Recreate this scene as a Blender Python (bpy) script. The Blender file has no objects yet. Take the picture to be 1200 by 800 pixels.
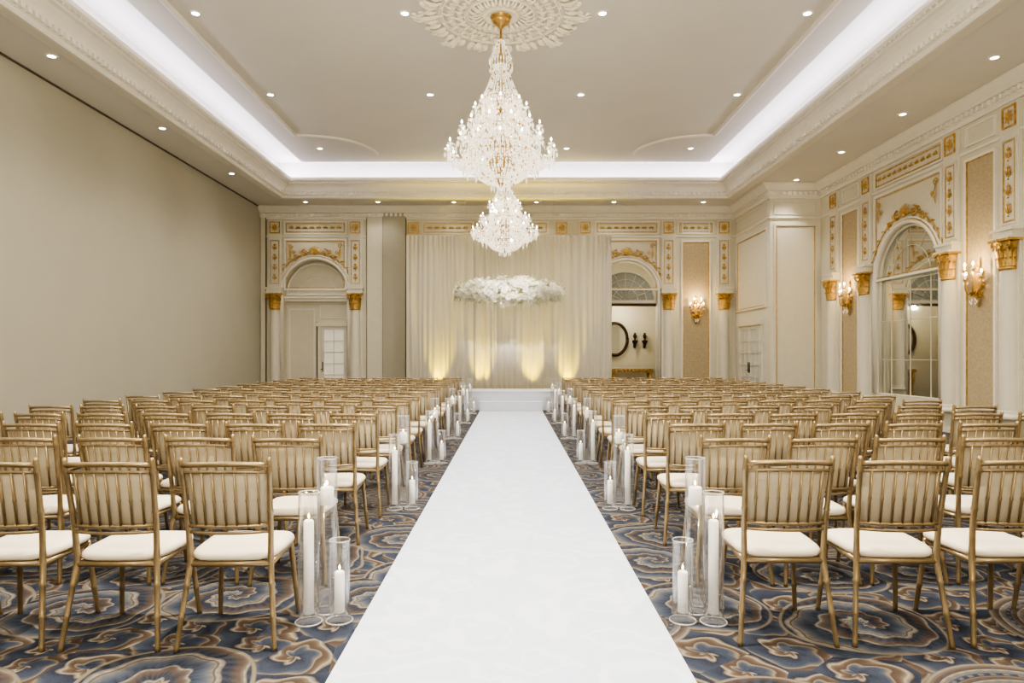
import bpy, math, random
from mathutils import Vector, Matrix
random.seed(7)
S=bpy.context.scene
COL=S.collection
pi=math.pi
sin,cos=math.sin,math.cos

# ------------------------------------------------------------------ materials
def nodes(name):
    m=bpy.data.materials.new(name); m.use_nodes=True
    nt=m.node_tree
    return m,nt,nt.nodes['Principled BSDF']
def pmat(name,col,rough=.6,metal=0,var=.06,scale=6,bump=.0,bscale=60,emit=None,es=0,trans=0):
    m,nt,b=nodes(name)
    N,L=nt.nodes,nt.links
    b.inputs['Roughness'].default_value=rough
    b.inputs['Metallic'].default_value=metal
    tc=N.new('ShaderNodeTexCoord')
    no=N.new('ShaderNodeTexNoise'); no.inputs['Scale'].default_value=scale; no.inputs['Detail'].default_value=3
    L.new(tc.outputs['Object'],no.inputs['Vector'])
    r=N.new('ShaderNodeValToRGB')
    r.color_ramp.elements[0].position=.3; r.color_ramp.elements[1].position=.7
    c0=[max(0,c*(1-var)) for c in col]; c1=[min(1,c*(1+var)) for c in col]
    r.color_ramp.elements[0].color=(*c0,1); r.color_ramp.elements[1].color=(*c1,1)
    L.new(no.outputs['Fac'],r.inputs['Fac']); L.new(r.outputs['Color'],b.inputs['Base Color'])
    if bump>0:
        n2=N.new('ShaderNodeTexNoise'); n2.inputs['Scale'].default_value=bscale
        L.new(tc.outputs['Object'],n2.inputs['Vector'])
        bp=N.new('ShaderNodeBump'); bp.inputs['Strength'].default_value=bump; bp.inputs['Distance'].default_value=.01
        L.new(n2.outputs['Fac'],bp.inputs['Height']); L.new(bp.outputs['Normal'],b.inputs['Normal'])
    if emit:
        b.inputs['Emission Color'].default_value=(*emit,1); b.inputs['Emission Strength'].default_value=es
    if trans:
        t=N.new('ShaderNodeBsdfTranslucent'); L.new(r.outputs['Color'],t.inputs['Color'])
        mx=N.new('ShaderNodeMixShader'); mx.inputs[0].default_value=trans
        L.new(b.outputs[0],mx.inputs[1]); L.new(t.outputs[0],mx.inputs[2]); L.new(mx.outputs[0],N['Material Output'].inputs[0])
    return m
def glassmat(name,tint=(1,1,1),blend=.35,emit=0,ecol=(1,.9,.75),base=.06):
    m=bpy.data.materials.new(name); m.use_nodes=True
    nt=m.node_tree; N,L=nt.nodes,nt.links
    N.remove(N['Principled BSDF']); out=N['Material Output']
    tr=N.new('ShaderNodeBsdfTransparent'); tr.inputs['Color'].default_value=(*[c*.99 for c in tint],1)
    gl=N.new('ShaderNodeBsdfGlossy'); gl.inputs['Roughness'].default_value=.03; gl.inputs['Color'].default_value=(*tint,1)
    lw=N.new('ShaderNodeLayerWeight'); lw.inputs['Blend'].default_value=blend
    mp=N.new('ShaderNodeMath'); mp.operation='ADD'; mp.inputs[1].default_value=base; mp.use_clamp=True
    L.new(lw.outputs['Facing'],mp.inputs[0])
    mx=N.new('ShaderNodeMixShader')
    L.new(mp.outputs[0],mx.inputs['Fac']); L.new(tr.outputs[0],mx.inputs[1]); L.new(gl.outputs[0],mx.inputs[2])
    last=mx
    if emit>0:
        em=N.new('ShaderNodeEmission'); em.inputs['Color'].default_value=(*ecol,1); em.inputs['Strength'].default_value=emit
        ad=N.new('ShaderNodeAddShader'); L.new(mx.outputs[0],ad.inputs[0]); L.new(em.outputs[0],ad.inputs[1]); last=ad
    L.new(last.outputs[0],out.inputs['Surface'])
    return m

M={}
M['ceil']=pmat('ceiling_paint',(.73,.705,.645),.8,var=.015,scale=1)
M['corn']=pmat('cornice_paint',(.81,.775,.69),.6,var=.02)
M['cream']=pmat('cream_paint',(.72,.685,.585),.6,var=.02)
M['wall']=pmat('wall_paint',(.69,.65,.535),.65,var=.02)
M['part']=pmat('partition_fabric',(.50,.48,.40),.85,var=.02,scale=1.2,bump=.12,bscale=220)
M['pier']=pmat('pocket_panel',(.45,.42,.34),.7,var=.02)
M['dark']=pmat('dark_gap',(.16,.14,.11),.8)
M['paper']=pmat('gold_wallpaper',(.50,.41,.27),.6,var=.11,scale=22,bump=.1,bscale=80)
M['gold']=pmat('gilding',(.60,.40,.15),.40,.6,var=.25,scale=14,bump=.35,bscale=70)
M['chairgold']=pmat('chair_gold_lacquer',(.315,.24,.14),.32,.55,var=.10,scale=20)
M['cushion']=pmat('ivory_cushion',(.74,.665,.545),.7,var=.02,bump=.08,bscale=200)
M['backpad']=pmat('tan_back_pad',(.50,.435,.33),.8,var=.04,bump=.1,bscale=200)
M['stage']=pmat('white_stage_cloth',(.70,.73,.81),.7,var=.02)
M['candle']=pmat('white_wax',(.92,.90,.86),.45,var=.01,emit=(1,.9,.75),es=.10)
M['flame']=pmat('flame_glow',(1,.8,.5),.5,emit=(1,.72,.35),es=12)
M['bulb']=pmat('candle_bulb_glow',(1,.85,.6),.3,emit=(1,.80,.50),es=12)
M['lampdisc']=pmat('downlight_lens',(1,.95,.85),.3,emit=(1,.95,.86),es=14)
M['flower']=pmat('white_petals',(.96,.945,.86),.6,var=.03,scale=9,trans=.35)
M['leaf']=pmat('pale_leaf',(.50,.54,.32),.6,var=.2,scale=20)
M['glass']=glassmat('clear_glass',(1,1,1),.12,base=.012)
M['crystal']=glassmat('chandelier_crystal_glow',(1,.985,.95),.5,emit=.17,ecol=(1,.93,.79),base=.30)  # warm emission stands in for lamplight sparkling in the crystal
M['rim']=glassmat('glass_rim_glow',(1,1,1),.6,emit=.10,ecol=(1,.97,.92),base=.4)  # bright glass edge painted in with a faint emission
M['amber']=glassmat('amber_crystal',(.62,.46,.22),.5,emit=.03,ecol=(1,.7,.25),base=.45)  # faint emission added here too, as in the clear crystal
M['water']=glassmat('water',(.98,.99,1),.08,base=.01)
M['mirror']=pmat('mirror_silver',(.74,.75,.71),.03,1.0,var=.0)
M['pane']=pmat('frosted_pane',(.66,.68,.64),.15,var=.03)
M['paneLit']=pmat('lit_pane',(.78,.76,.68),.15,var=.03,emit=(1,.92,.76),es=.10)
M['paneBlue']=pmat('dark_pane',(.40,.42,.39),.08,var=.05)
M['bronze']=pmat('dark_bronze',(.07,.045,.03),.35,.6)
M['wire']=pmat('steel_wire',(.6,.6,.58),.3,.8)
M['black']=pmat('black_housing',(.03,.03,.03),.5)
M['uplens']=pmat('uplight_lens',(1,.8,.4),.3,emit=(1,.7,.25),es=6)
M['medal']=pmat('medallion_plaster_glow',(.90,.83,.66),.4,var=.05,scale=8,emit=(1,.92,.72),es=.06)  # slight emission lifts the unlit underside of the relief; plaster gives no light

def drapemat():
    m,nt,b=nodes('sheer_ivory_drape'); N,L=nt.nodes,nt.links
    b.inputs['Roughness'].default_value=.75
    tc=N.new('ShaderNodeTexCoord'); mp=N.new('ShaderNodeMapping'); mp.inputs['Scale'].default_value=(16,16,.5)
    no=N.new('ShaderNodeTexNoise'); no.inputs['Scale'].default_value=1.5
    L.new(tc.outputs['Object'],mp.inputs[0]); L.new(mp.outputs[0],no.inputs['Vector'])
    r=N.new('ShaderNodeValToRGB'); r.color_ramp.elements[0].color=(.56,.525,.44,1); r.color_ramp.elements[1].color=(.74,.70,.60,1)
    L.new(no.outputs['Fac'],r.inputs[0]); L.new(r.outputs[0],b.inputs['Base Color'])
    t=N.new('ShaderNodeBsdfTranslucent'); t.inputs['Color'].default_value=(.72,.68,.56,1)
    mx=N.new('ShaderNodeMixShader'); mx.inputs[0].default_value=.15
    L.new(b.outputs[0],mx.inputs[1]); L.new(t.outputs[0],mx.inputs[2]); L.new(mx.outputs[0],N['Material Output'].inputs[0])
    return m
M['drape']=drapemat()

def carpetmat():
    m,nt,b=nodes('scroll_carpet'); N,L=nt.nodes,nt.links
    b.inputs['Roughness'].default_value=.95
    b.inputs['Specular IOR Level'].default_value=.1
    def math_(op,a=None,bb=None,c=None):
        n=N.new('ShaderNodeMath'); n.operation=op
        for i,x in enumerate((a,bb,c)):
            if x is None: continue
            if isinstance(x,(int,float)): n.inputs[i].default_value=x
            else: L.new(x,n.inputs[i])
        return n.outputs[0]
    def ramp(fac,stops):
        r=N.new('ShaderNodeValToRGB'); cr=r.color_ramp
        while len(cr.elements)<len(stops): cr.elements.new(.5)
        for e,(p,c) in zip(cr.elements,stops): e.position=p; e.color=(*c,1)
        L.new(fac,r.inputs[0]); return r.outputs[0]
    def mix(f,a,bb):
        n=N.new('ShaderNodeMix'); n.data_type='RGBA'
        if isinstance(f,(int,float)): n.inputs[0].default_value=f
        else: L.new(f,n.inputs[0])
        for i,x in ((6,a),(7,bb)):
            if isinstance(x,tuple): n.inputs[i].default_value=(*x,1)
            else: L.new(x,n.inputs[i])
        return n.outputs[2]
    tc=N.new('ShaderNodeTexCoord')
    nz=N.new('ShaderNodeTexNoise'); nz.inputs['Scale'].default_value=1.6; nz.inputs['Detail'].default_value=0
    L.new(tc.outputs['Object'],nz.inputs['Vector'])
    sb=N.new('ShaderNodeVectorMath'); sb.operation='SUBTRACT'; sb.inputs[1].default_value=(.5,.5,.5); L.new(nz.outputs['Color'],sb.inputs[0])
    sc=N.new('ShaderNodeVectorMath'); sc.operation='SCALE'; sc.inputs['Scale'].default_value=.22; L.new(sb.outputs[0],sc.inputs[0])
    ad=N.new('ShaderNodeVectorMath'); ad.operation='ADD'; L.new(tc.outputs['Object'],ad.inputs[0]); L.new(sc.outputs[0],ad.inputs[1])
    def layer(scale,off,arms,k,sc_n,sc_a):
        s=N.new('ShaderNodeVectorMath'); s.operation='MULTIPLY_ADD'; s.inputs[1].default_value=(scale,scale,scale); s.inputs[2].default_value=(off,off*.7,0)
        L.new(ad.outputs[0],s.inputs[0])
        vo=N.new('ShaderNodeTexVoronoi'); vo.voronoi_dimensions='2D'; vo.inputs['Scale'].default_value=1; vo.inputs['Randomness'].default_value=.65
        L.new(s.outputs[0],vo.inputs['Vector'])
        d=N.new('ShaderNodeVectorMath'); d.operation='SUBTRACT'; L.new(s.outputs[0],d.inputs[0]); L.new(vo.outputs['Position'],d.inputs[1])
        sx=N.new('ShaderNodeSeparateXYZ'); L.new(d.outputs[0],sx.inputs[0])
        ang=math_('ARCTAN2',sx.outputs[1],sx.outputs[0])
        r=vo.outputs['Distance']
        scal=math_('MULTIPLY',math_('SINE',math_('ADD',math_('MULTIPLY',ang,sc_n),math_('MULTIPLY',r,8))),sc_a)
        ph=math_('ADD',math_('ADD',math_('MULTIPLY',ang,arms),math_('MULTIPLY',r,k)),scal)
        return math_('FRACT',math_('MULTIPLY',ph,1/(2*pi))),r,vo,ang
    navy=(.026,.032,.052); blue=(.045,.056,.085); slate=(.080,.091,.118); grey=(.135,.137,.145); brown=(.072,.052,.041); rust=(.105,.070,.050); tan=(.165,.132,.098); sand=(.215,.18,.137); cream=(.30,.27,.222)
    s1,r1,v1,a1=layer(1.15,0,-1,23,9,.30)
    c1=ramp(s1,[(0,cream),(.06,sand),(.10,navy),(.20,navy),(.30,brown),(.40,rust),(.46,tan),(.49,cream),(.54,navy),(.68,blue),(.78,slate),(.88,grey),(.93,sand),(.96,brown),(1,cream)])
    s2,r2,v2,a2=layer(3.0,3.3,1,11,6,.5)
    c2=ramp(s2,[(0,cream),(.07,tan),(.11,navy),(.40,blue),(.52,blue),(.62,slate),(.66,tan),(.70,sand),(.75,brown),(.88,rust),(.96,tan),(1,cream)])
    msk=ramp(r1,[(0,(0,0,0)),(.46,(0,0,0)),(.475,(1,1,1)),(1,(1,1,1))])
    c=mix(msk,c1,c2)
    sw=N.new('ShaderNodeSeparateColor'); L.new(v1.outputs['Color'],sw.inputs[0])
    isr=math_('GREATER_THAN',sw.outputs[0],.68)
    inr=math_('LESS_THAN',r1,.46)
    rings=math_('FRACT',math_('MULTIPLY',r1,10))
    c3=ramp(rings,[(0,sand),(.08,cream),(.14,brown),(.34,rust),(.42,tan),(.50,navy),(.72,blue),(.80,grey),(.92,tan),(1,sand)])
    dots=math_('MULTIPLY',math_('GREATER_THAN',math_('SINE',math_('MULTIPLY',a1,36)),.2),math_('MULTIPLY',math_('GREATER_THAN',rings,.52),math_('LESS_THAN',rings,.70)))
    c3=mix(dots,c3,tan)
    c=mix(math_('MULTIPLY',isr,inr),c,c3)
    # feathered leaf striations
    st=math_('MULTIPLY_ADD',math_('SINE',math_('ADD',math_('MULTIPLY',a1,34),math_('MULTIPLY',r1,46))),.5,.5)
    stf=math_('MULTIPLY',math_('MULTIPLY',st,.34),math_('SUBTRACT',1.0,msk))
    c=mix(stf,c,slate)
    ringm=ramp(r1,[(0,(0,0,0)),(.445,(0,0,0)),(.452,(1,1,1)),(.465,(1,1,1)),(.472,(0,0,0))])
    c=mix(ringm,c,sand)
    n3=N.new('ShaderNodeTexNoise'); n3.inputs['Scale'].default_value=110; n3.inputs['Detail'].default_value=2; L.new(tc.outputs['Object'],n3.inputs['Vector'])
    fz=ramp(n3.outputs['Fac'],[(0,(0,0,0)),(.35,(0,0,0)),(.7,(.35,.35,.35)),(1,(.35,.35,.35))])
    c=mix(fz,c,(.085,.085,.095))
    L.new(c,b.inputs['Base Color'])
    bp=N.new('ShaderNodeBump'); bp.inputs['Strength'].default_value=.3; bp.inputs['Distance'].default_value=.01
    L.new(n3.outputs['Fac'],bp.inputs['Height']); L.new(bp.outputs[0],b.inputs['Normal'])
    return m
M['carpet']=carpetmat()

def runnermat():
    m,nt,b=nodes('white_runner_cloth'); N,L=nt.nodes,nt.links
    b.inputs['Roughness'].default_value=.7
    tc=N.new('ShaderNodeTexCoord')
    vo=N.new('ShaderNodeTexVoronoi'); vo.inputs['Scale'].default_value=3; vo.feature='SMOOTH_F1'
    no=N.new('ShaderNodeTexNoise'); no.inputs['Scale'].default_value=5
    L.new(tc.outputs['Object'],no.inputs['Vector'])
    mx=N.new('ShaderNodeMix'); mx.data_type='RGBA'; mx.inputs[0].default_value=.25
    L.new(tc.outputs['Object'],mx.inputs[6]); L.new(no.outputs['Color'],mx.inputs[7]); L.new(mx.outputs[2],vo.inputs['Vector'])
    wv=N.new('ShaderNodeMath'); wv.operation='SINE'; ml=N.new('ShaderNodeMath'); ml.operation='MULTIPLY'; ml.inputs[1].default_value=26
    L.new(vo.outputs['Distance'],ml.inputs[0]); L.new(ml.outputs[0],wv.inputs[0])
    r=N.new('ShaderNodeValToRGB'); r.color_ramp.elements[0].position=.3; r.color_ramp.elements[0].color=(.59,.64,.765,1)
    r.color_ramp.elements[1].position=.6; r.color_ramp.elements[1].color=(.64,.69,.81,1)
    L.new(wv.outputs[0],r.inputs[0]); L.new(r.outputs[0],b.inputs['Base Color'])
    return m
M['runner']=runnermat()

# ------------------------------------------------------------------ mesh builder
class MB:
    def __init__(s): s.v=[];s.f=[];s.m=[];s.s=[]
    def add(s,vs,fs,mi=0,sm=False):
        o=len(s.v); s.v+= [tuple(v) for v in vs]
        for f in fs: s.f.append(tuple(i+o for i in f)); s.m.append(mi); s.s.append(sm)
    def box(s,x0,x1,y0,y1,z0,z1,mi=0):
        v=[(x0,y0,z0),(x1,y0,z0),(x1,y1,z0),(x0,y1,z0),(x0,y0,z1),(x1,y0,z1),(x1,y1,z1),(x0,y1,z1)]
        s.add(v,[(0,3,2,1),(4,5,6,7),(0,1,5,4),(1,2,6,5),(2,3,7,6),(3,0,4,7)],mi)
    def quad(s,a,b,c,d,mi=0): s.add([a,b,c,d],[(0,1,2,3)],mi)
    def tube(s,pts,r,seg=8,mi=0,sm=True):
        pts=[Vector(p) for p in pts]; n=len(pts)
        if not isinstance(r,(list,tuple)): r=[r]*n
        t0=(pts[1]-pts[0]).normalized()
        ref=Vector((0,0,1)) if abs(t0.z)<.9 else Vector((1,0,0))
        nn=t0.cross(ref).normalized()
        vs=[];fs=[]
        for i in range(n):
            t=(pts[min(i+1,n-1)]-pts[max(i-1,0)])
            if t.length<1e-9: t=t0
            t=t.normalized()
            nn=(nn-t*nn.dot(t))
            nn=nn.normalized() if nn.length>1e-6 else t.orthogonal().normalized()
            bb=t.cross(nn)
            for k in range(seg):
                a=2*pi*k/seg
                vs.append(pts[i]+(nn*cos(a)+bb*sin(a))*r[i])
        for i in range(n-1):
            for k in range(seg):
                k2=(k+1)%seg
                fs.append((i*seg+k,i*seg+k2,(i+1)*seg+k2,(i+1)*seg+k))
        fs.append(tuple(range(seg-1,-1,-1))); fs.append(tuple((n-1)*seg+k for k in range(seg)))
        s.add(vs,fs,mi,sm)
    def lathe(s,prof,seg=16,mi=0,c=(0,0,0),a0=0,a1=2*pi,sm=True):
        full=abs(a1-a0-2*pi)<1e-6
        n=seg if full else seg+1
        vs=[];fs=[]
        for (r,z) in prof:
            for k in range(n):
                a=a0+(a1-a0)*k/seg
                vs.append((c[0]+r*cos(a),c[1]+r*sin(a),c[2]+z))
        for i in range(len(prof)-1):
            for k in range(seg):
                k2=(k+1)%n
                fs.append((i*n+k,i*n+k2,(i+1)*n+k2,(i+1)*n+k))
        s.add(vs,fs,mi,sm)
    def ball(s,c,r,mi=0,sc=(1,1,1),seg=8,rings=5):
        prof=[(r*sin(pi*i/rings),-r*cos(pi*i/rings)) for i in range(rings+1)]
        vs=[];fs=[]
        for (rr,z) in prof:
            for k in range(seg):
                a=2*pi*k/seg
                vs.append((c[0]+rr*cos(a)*sc[0],c[1]+rr*sin(a)*sc[1],c[2]+z*sc[2]))
        for i in range(rings):
            for k in range(seg):
                k2=(k+1)%seg
                fs.append((i*seg+k,i*seg+k2,(i+1)*seg+k2,(i+1)*seg+k))
        s.add(vs,fs,mi,True)
    def octa(s,c,rx,rz,mi=0):
        x,y,z=c
        vs=[(x,y,z+rz*.6),(x+rx,y,z),(x,y+rx,z),(x-rx,y,z),(x,y-rx,z),(x,y,z-rz)]
        s.add(vs,[(0,1,2),(0,2,3),(0,3,4),(0,4,1),(5,2,1),(5,3,2),(5,4,3),(5,1,4)],mi)
    def sweep(s,path,prof,closed=False,mi=0,caps=True):
        n=len(path); P=[Vector((p[0],p[1])) for p in path]
        def nrm(a,b):
            d=(b-a).normalized(); return Vector((-d.y,d.x))
        vs=[];fs=[];K=len(prof)
        for i in range(n):
            if closed: n1=nrm(P[i-1],P[i]); n2=nrm(P[i],P[(i+1)%n])
            else:
                n2=nrm(P[i],P[i+1]) if i<n-1 else nrm(P[i-1],P[i])
                n1=nrm(P[i-1],P[i]) if i>0 else n2
            mt=(n1+n2)/(1+n1.dot(n2))
            for (o,z) in prof:
                q=P[i]+mt*o; vs.append((q.x,q.y,z))
        for i in range(n if closed else n-1):
            j=(i+1)%n
            for k in range(K-1): fs.append((i*K+k,j*K+k,j*K+k+1,i*K+k+1))
        s.add(vs,fs,mi)
        if not closed and caps:
            s.f.append(tuple(len(s.v)-len(vs)+k for k in range(K))); s.m.append(mi); s.s.append(False); s.f.append(tuple(len(s.v)-K+k for k in range(K))); s.m.append(mi); s.s.append(False)
    def mesh(s,name,mats):
        me=bpy.data.meshes.new(name); me.from_pydata(s.v,[],s.f)
        for k in mats: me.materials.append(M[k])
        me.polygons.foreach_set('material_index',s.m); me.polygons.foreach_set('use_smooth',s.s)
        me.update(); return me
def link(name,data,loc=(0,0,0),rz=0,parent=None,**kw):
    o=bpy.data.objects.new(name,data); COL.objects.link(o)
    o.location=loc; o.rotation_euler=(0,0,rz)
    if parent: o.parent=parent
    for k,v in kw.items(): o[k]=v
    return o
def struct(mb,name,mats,loc=(0,0,0),rz=0,label=None,cat=None):
    o=link(name,mb.mesh(name,mats),loc,rz,kind='structure')
    if label: o['label']=label
    if cat: o['category']=cat
    return o
def copyset(root,parts,loc,rz,scale=None,**kw):
    r=root.copy(); COL.objects.link(r); r.location=loc; r.rotation_euler=(0,0,rz)
    if scale: r.scale=(scale,)*3
    for k,v in kw.items(): r[k]=v
    mp={root:r}
    for p in parts:
        q=p.copy(); COL.objects.link(q); q.parent=mp[p.parent]; mp[p]=q
    return r

# ------------------------------------------------------------------ dimensions
XL,XR,YB,YF=-7.7,8.26,21.0,-6.0
ZS=6.0
PX,PY=6.9,18.2
TX0,TX1,TY0,TY1=-6.57,6.25,-5.0,19.55
ZC=6.75
CX=-.16
Rz=-pi/2

# floor
mb=MB(); mb.quad((XL,YF,0),(XR,YF,0),(XR,YB+2.2,0),(XL,YB+2.2,0)); struct(mb,'floor',['carpet'],label='navy, brown and cream scroll patterned ballroom carpet',cat='floor')

# ceiling
mb=MB()
o=[(XL,YF),(XR,YF),(XR,YB),(XL,YB)]; i_=[(TX0,TY0),(TX1,TY0),(TX1,TY1),(TX0,TY1)]
for k in range(4):
    a,b=o[k],o[(k+1)%4]; c,d=i_[(k+1)%4],i_[k]
    mb.quad((*a,ZS),(*b,ZS),(*c,ZS),(*d,ZS))
mb.sweep(i_,[(0.31,6.40),(-.15,6.40),(-.15,7.0),(.80,7.0),(.82,6.78),(.82,6.75)],True)
q=.82
mb.quad((TX0+q,TY0+q,ZC),(TX1-q,TY0+q,ZC),(TX1-q,TY1-q,ZC),(TX0+q,TY1-q,ZC))
struct(mb,'ceiling',['ceil'],label='pale painted tray ceiling with lit cove',cat='ceiling')
tn=[0]
def trim(mb,mats,label,loc=(0,0,0),rz=0,cat='molding'):
    tn[0]+=1
    return struct(mb,'trim_%d'%tn[0],mats,loc,rz,label,cat)
# tray cornice
mb=MB()
prof=[(-.22,6.0),(-.22,5.975),(-.02,5.96),(0,5.93),(.05,5.93),(.07,5.96),(.07,6.0),(.09,6.01),(.09,6.09),(.12,6.10),(.14,6.15),(.18,6.22),(.24,6.28),(.29,6.30),(.29,6.34),(.34,6.35),(.37,6.38),(.37,6.45),(.31,6.45),(.31,6.39)]
mb.sweep(i_,prof,True)
def along(a,b,step):
    a=Vector(a);b=Vector(b);L=(b-a).length;n=int(L/step);d=(b-a)/L
    for k in range(n): yield a+d*(step*(k+.5)),d
for a,b in (((TX0,1),(TX0,TY1)),((TX1,1),(TX1,TY1)),((TX0,TY1),(TX1,TY1))):
    for p,d in along(a,b,.13):
        n=Vector((-d.y,d.x))
        if a==(TX0,1) or a==(TX0,TY1): n=-n
        c=p+n*.115
        ex=.035 if abs(d.x)>.5 else .03; ey=.03 if abs(d.x)>.5 else .035
        mb.box(c.x-ex,c.x+ex,c.y-ey,c.y+ey,6.015,6.085)
        c=p+n*.32
        mb.ball((c.x,c.y,6.34),.022,0,seg=6,rings=4)
trim(mb,['corn'],'cream plaster cornice with dentils around the tray ceiling')
# wall crown
wallpath=[(XR,YF),(XR,PY),(PX,PY),(PX,YB),(XL,YB)]
mb=MB()
mb.sweep(wallpath,[(0,5.62),(.04,5.62),(.05,5.67),(.08,5.69),(.08,5.80),(.13,5.81),(.16,5.85),(.24,5.92),(.28,5.97),(.28,5.998)])
mb.sweep(wallpath,[(0,5.08),(.03,5.08),(.045,5.11),(.03,5.13),(0,5.13)])
for a,b in zip(wallpath[:-1],wallpath[1:]):
    if a==(XR,YF): a=(XR,4)
    for p,d in along(a,b,.14):
        n=Vector((-d.y,d.x)); c=p+n*.10
        mb.box(c.x-.035,c.x+.035,c.y-.035,c.y+.035,5.71,5.79)
trim(mb,['corn'],'cream crown molding with dentils along the classical walls')
mb=MB(); mb.sweep([(XR,YF),(XR,PY),(PX,PY),(PX,YB)],[(0,0),(.05,0),(.05,.2),(.03,.24),(0,.25)])
mb.sweep([(2.6,YB),(XL,YB)],[(0,0),(.05,0),(.05,.2),(.03,.24),(0,.25)])
struct(mb,'baseboard_right',['cream'],label='tall cream baseboard',cat='baseboard')
mb=MB(); mb.sweep([(XL,YB-.15),(XL,YF)],[(0,0),(.03,0),(.03,.12),(0,.13)]); struct(mb,'baseboard_left',['pier'],label='low beige baseboard under the partition',cat='baseboard')

# left partition wall
mb=MB()
mb.box(XL-.2,XL-.012,YF,YB,0,ZS,1)
y=YF
while y<YB-.05:
    y2=min(y+5.4,YB-.02); mb.box(XL-.012,XL,y+.0008,y2-.0008,.02,5.97,0); y=y2
struct(mb,'wall_left',['part','pier'],label='beige fabric movable partition wall',cat='wall')
mb=MB(); mb.box(XL,XL+.03,YF,YB-.1,5.975,5.998,0); trim(mb,['dark'],'dark ceiling track above the partition')
mb=MB(); mb.quad((XL,YF,0),(XR,YF,0),(XR,YF,ZS),(XL,YF,ZS)); struct(mb,'wall_front',['wall'],label='cream painted wall',cat='wall')

def arch_wall(mb,x0,x1,z0,z1,arches,depth,mi=0,ri=0,N=28):
    cur=x0
    for (cx,r,sp,zb) in arches:
        mb.quad((cur,0,z0),(cx-r,0,z0),(cx-r,0,z1),(cur,0,z1),mi)
        if zb>z0: 
            mb.quad((cx-r,0,z0),(cx+r,0,z0),(cx+r,0,zb),(cx-r,0,zb),mi)
            mb.quad((cx-r,0,zb),(cx+r,0,zb),(cx+r,depth,zb),(cx-r,depth,zb),ri)
        P=[(cx-r*cos(pi*k/N),sp+r*sin(pi*k/N)) for k in range(N+1)]
        for k in range(N):
            (a,za),(b,zb2)=P[k],P[k+1]
            mb.quad((a,0,za),(b,0,zb2),(b,0,z1),(a,0,z1),mi)
            mb.quad((a,0,za),(b,0,zb2),(b,depth,zb2),(a,depth,za),ri)
        mb.quad((cx-r,0,zb),(cx-r,0,sp),(cx-r,depth,sp),(cx-r,depth,zb),ri)
        mb.quad((cx+r,0,zb),(cx+r,0,sp),(cx+r,depth,sp),(cx+r,depth,zb),ri)
        cur=cx+r
    mb.quad((cur,0,z0),(x1,0,z0),(x1,0,z1),(cur,0,z1),mi)
AL=(-6.03,.98,3.4,0)
AR=(3.55,.95,3.4,0)
mb=MB(); arch_wall(mb,XL,PX,0,ZS,[AL,AR],.3); struct(mb,'wall_back',['wall'],(0,YB,0),label='cream classical end wall with arches',cat='wall')
AM=(-14.27,1.13,3.05,.6)
mb=MB(); arch_wall(mb,-PY,-YF,0,ZS,[AM],.10); struct(mb,'wall_right',['wall'],(XR,0,0),Rz,label='cream classical side wall with mirrored arch',cat='wall')
mb=MB(); mb.quad((PX,PY,0),(XR,PY,0),(XR,PY,ZS),(PX,PY,ZS)); mb.quad((PX,PY,0),(PX,YB,0),(PX,YB,ZS),(PX,PY,ZS))
struct(mb,'wall_corner',['cream'],label='projecting cream corner wall with panels',cat='wall')

def frame(mb,x0,x1,z0,z1,w=.04,t=.025,mi=0,y=0):
    for (a,b,c,d) in ((x0,x1,z0,z0+w),(x0,x1,z1-w,z1),(x0,x0+w,z0+w,z1-w),(x1-w,x1,z0+w,z1-w)):
        mb.box(a,b,y-t,y,c,d,mi)
mb=MB(); frame(mb,.10,XR-PX-.10,.45,4.95,.05,.03,0); frame(mb,.17,XR-PX-.17,.52,4.88,.012,.012,1); frame(mb,.10,XR-PX-.10,5.2,5.55,.03,.02,0)
trim(mb,['cream','gold'],'tall cream panel molding with gilt line',(PX,PY,0))
mb=MB(); frame(mb,-20.85,-18.4,2.75,4.9,.05,.03,0); frame(mb,-20.78,-18.47,2.82,4.83,.012,.012,1); frame(mb,-20.85,-18.4,5.2,5.55,.03,.02,0)
trim(mb,['cream','gold'],'cream panel molding above the side door',(PX,0,0),Rz)

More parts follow.
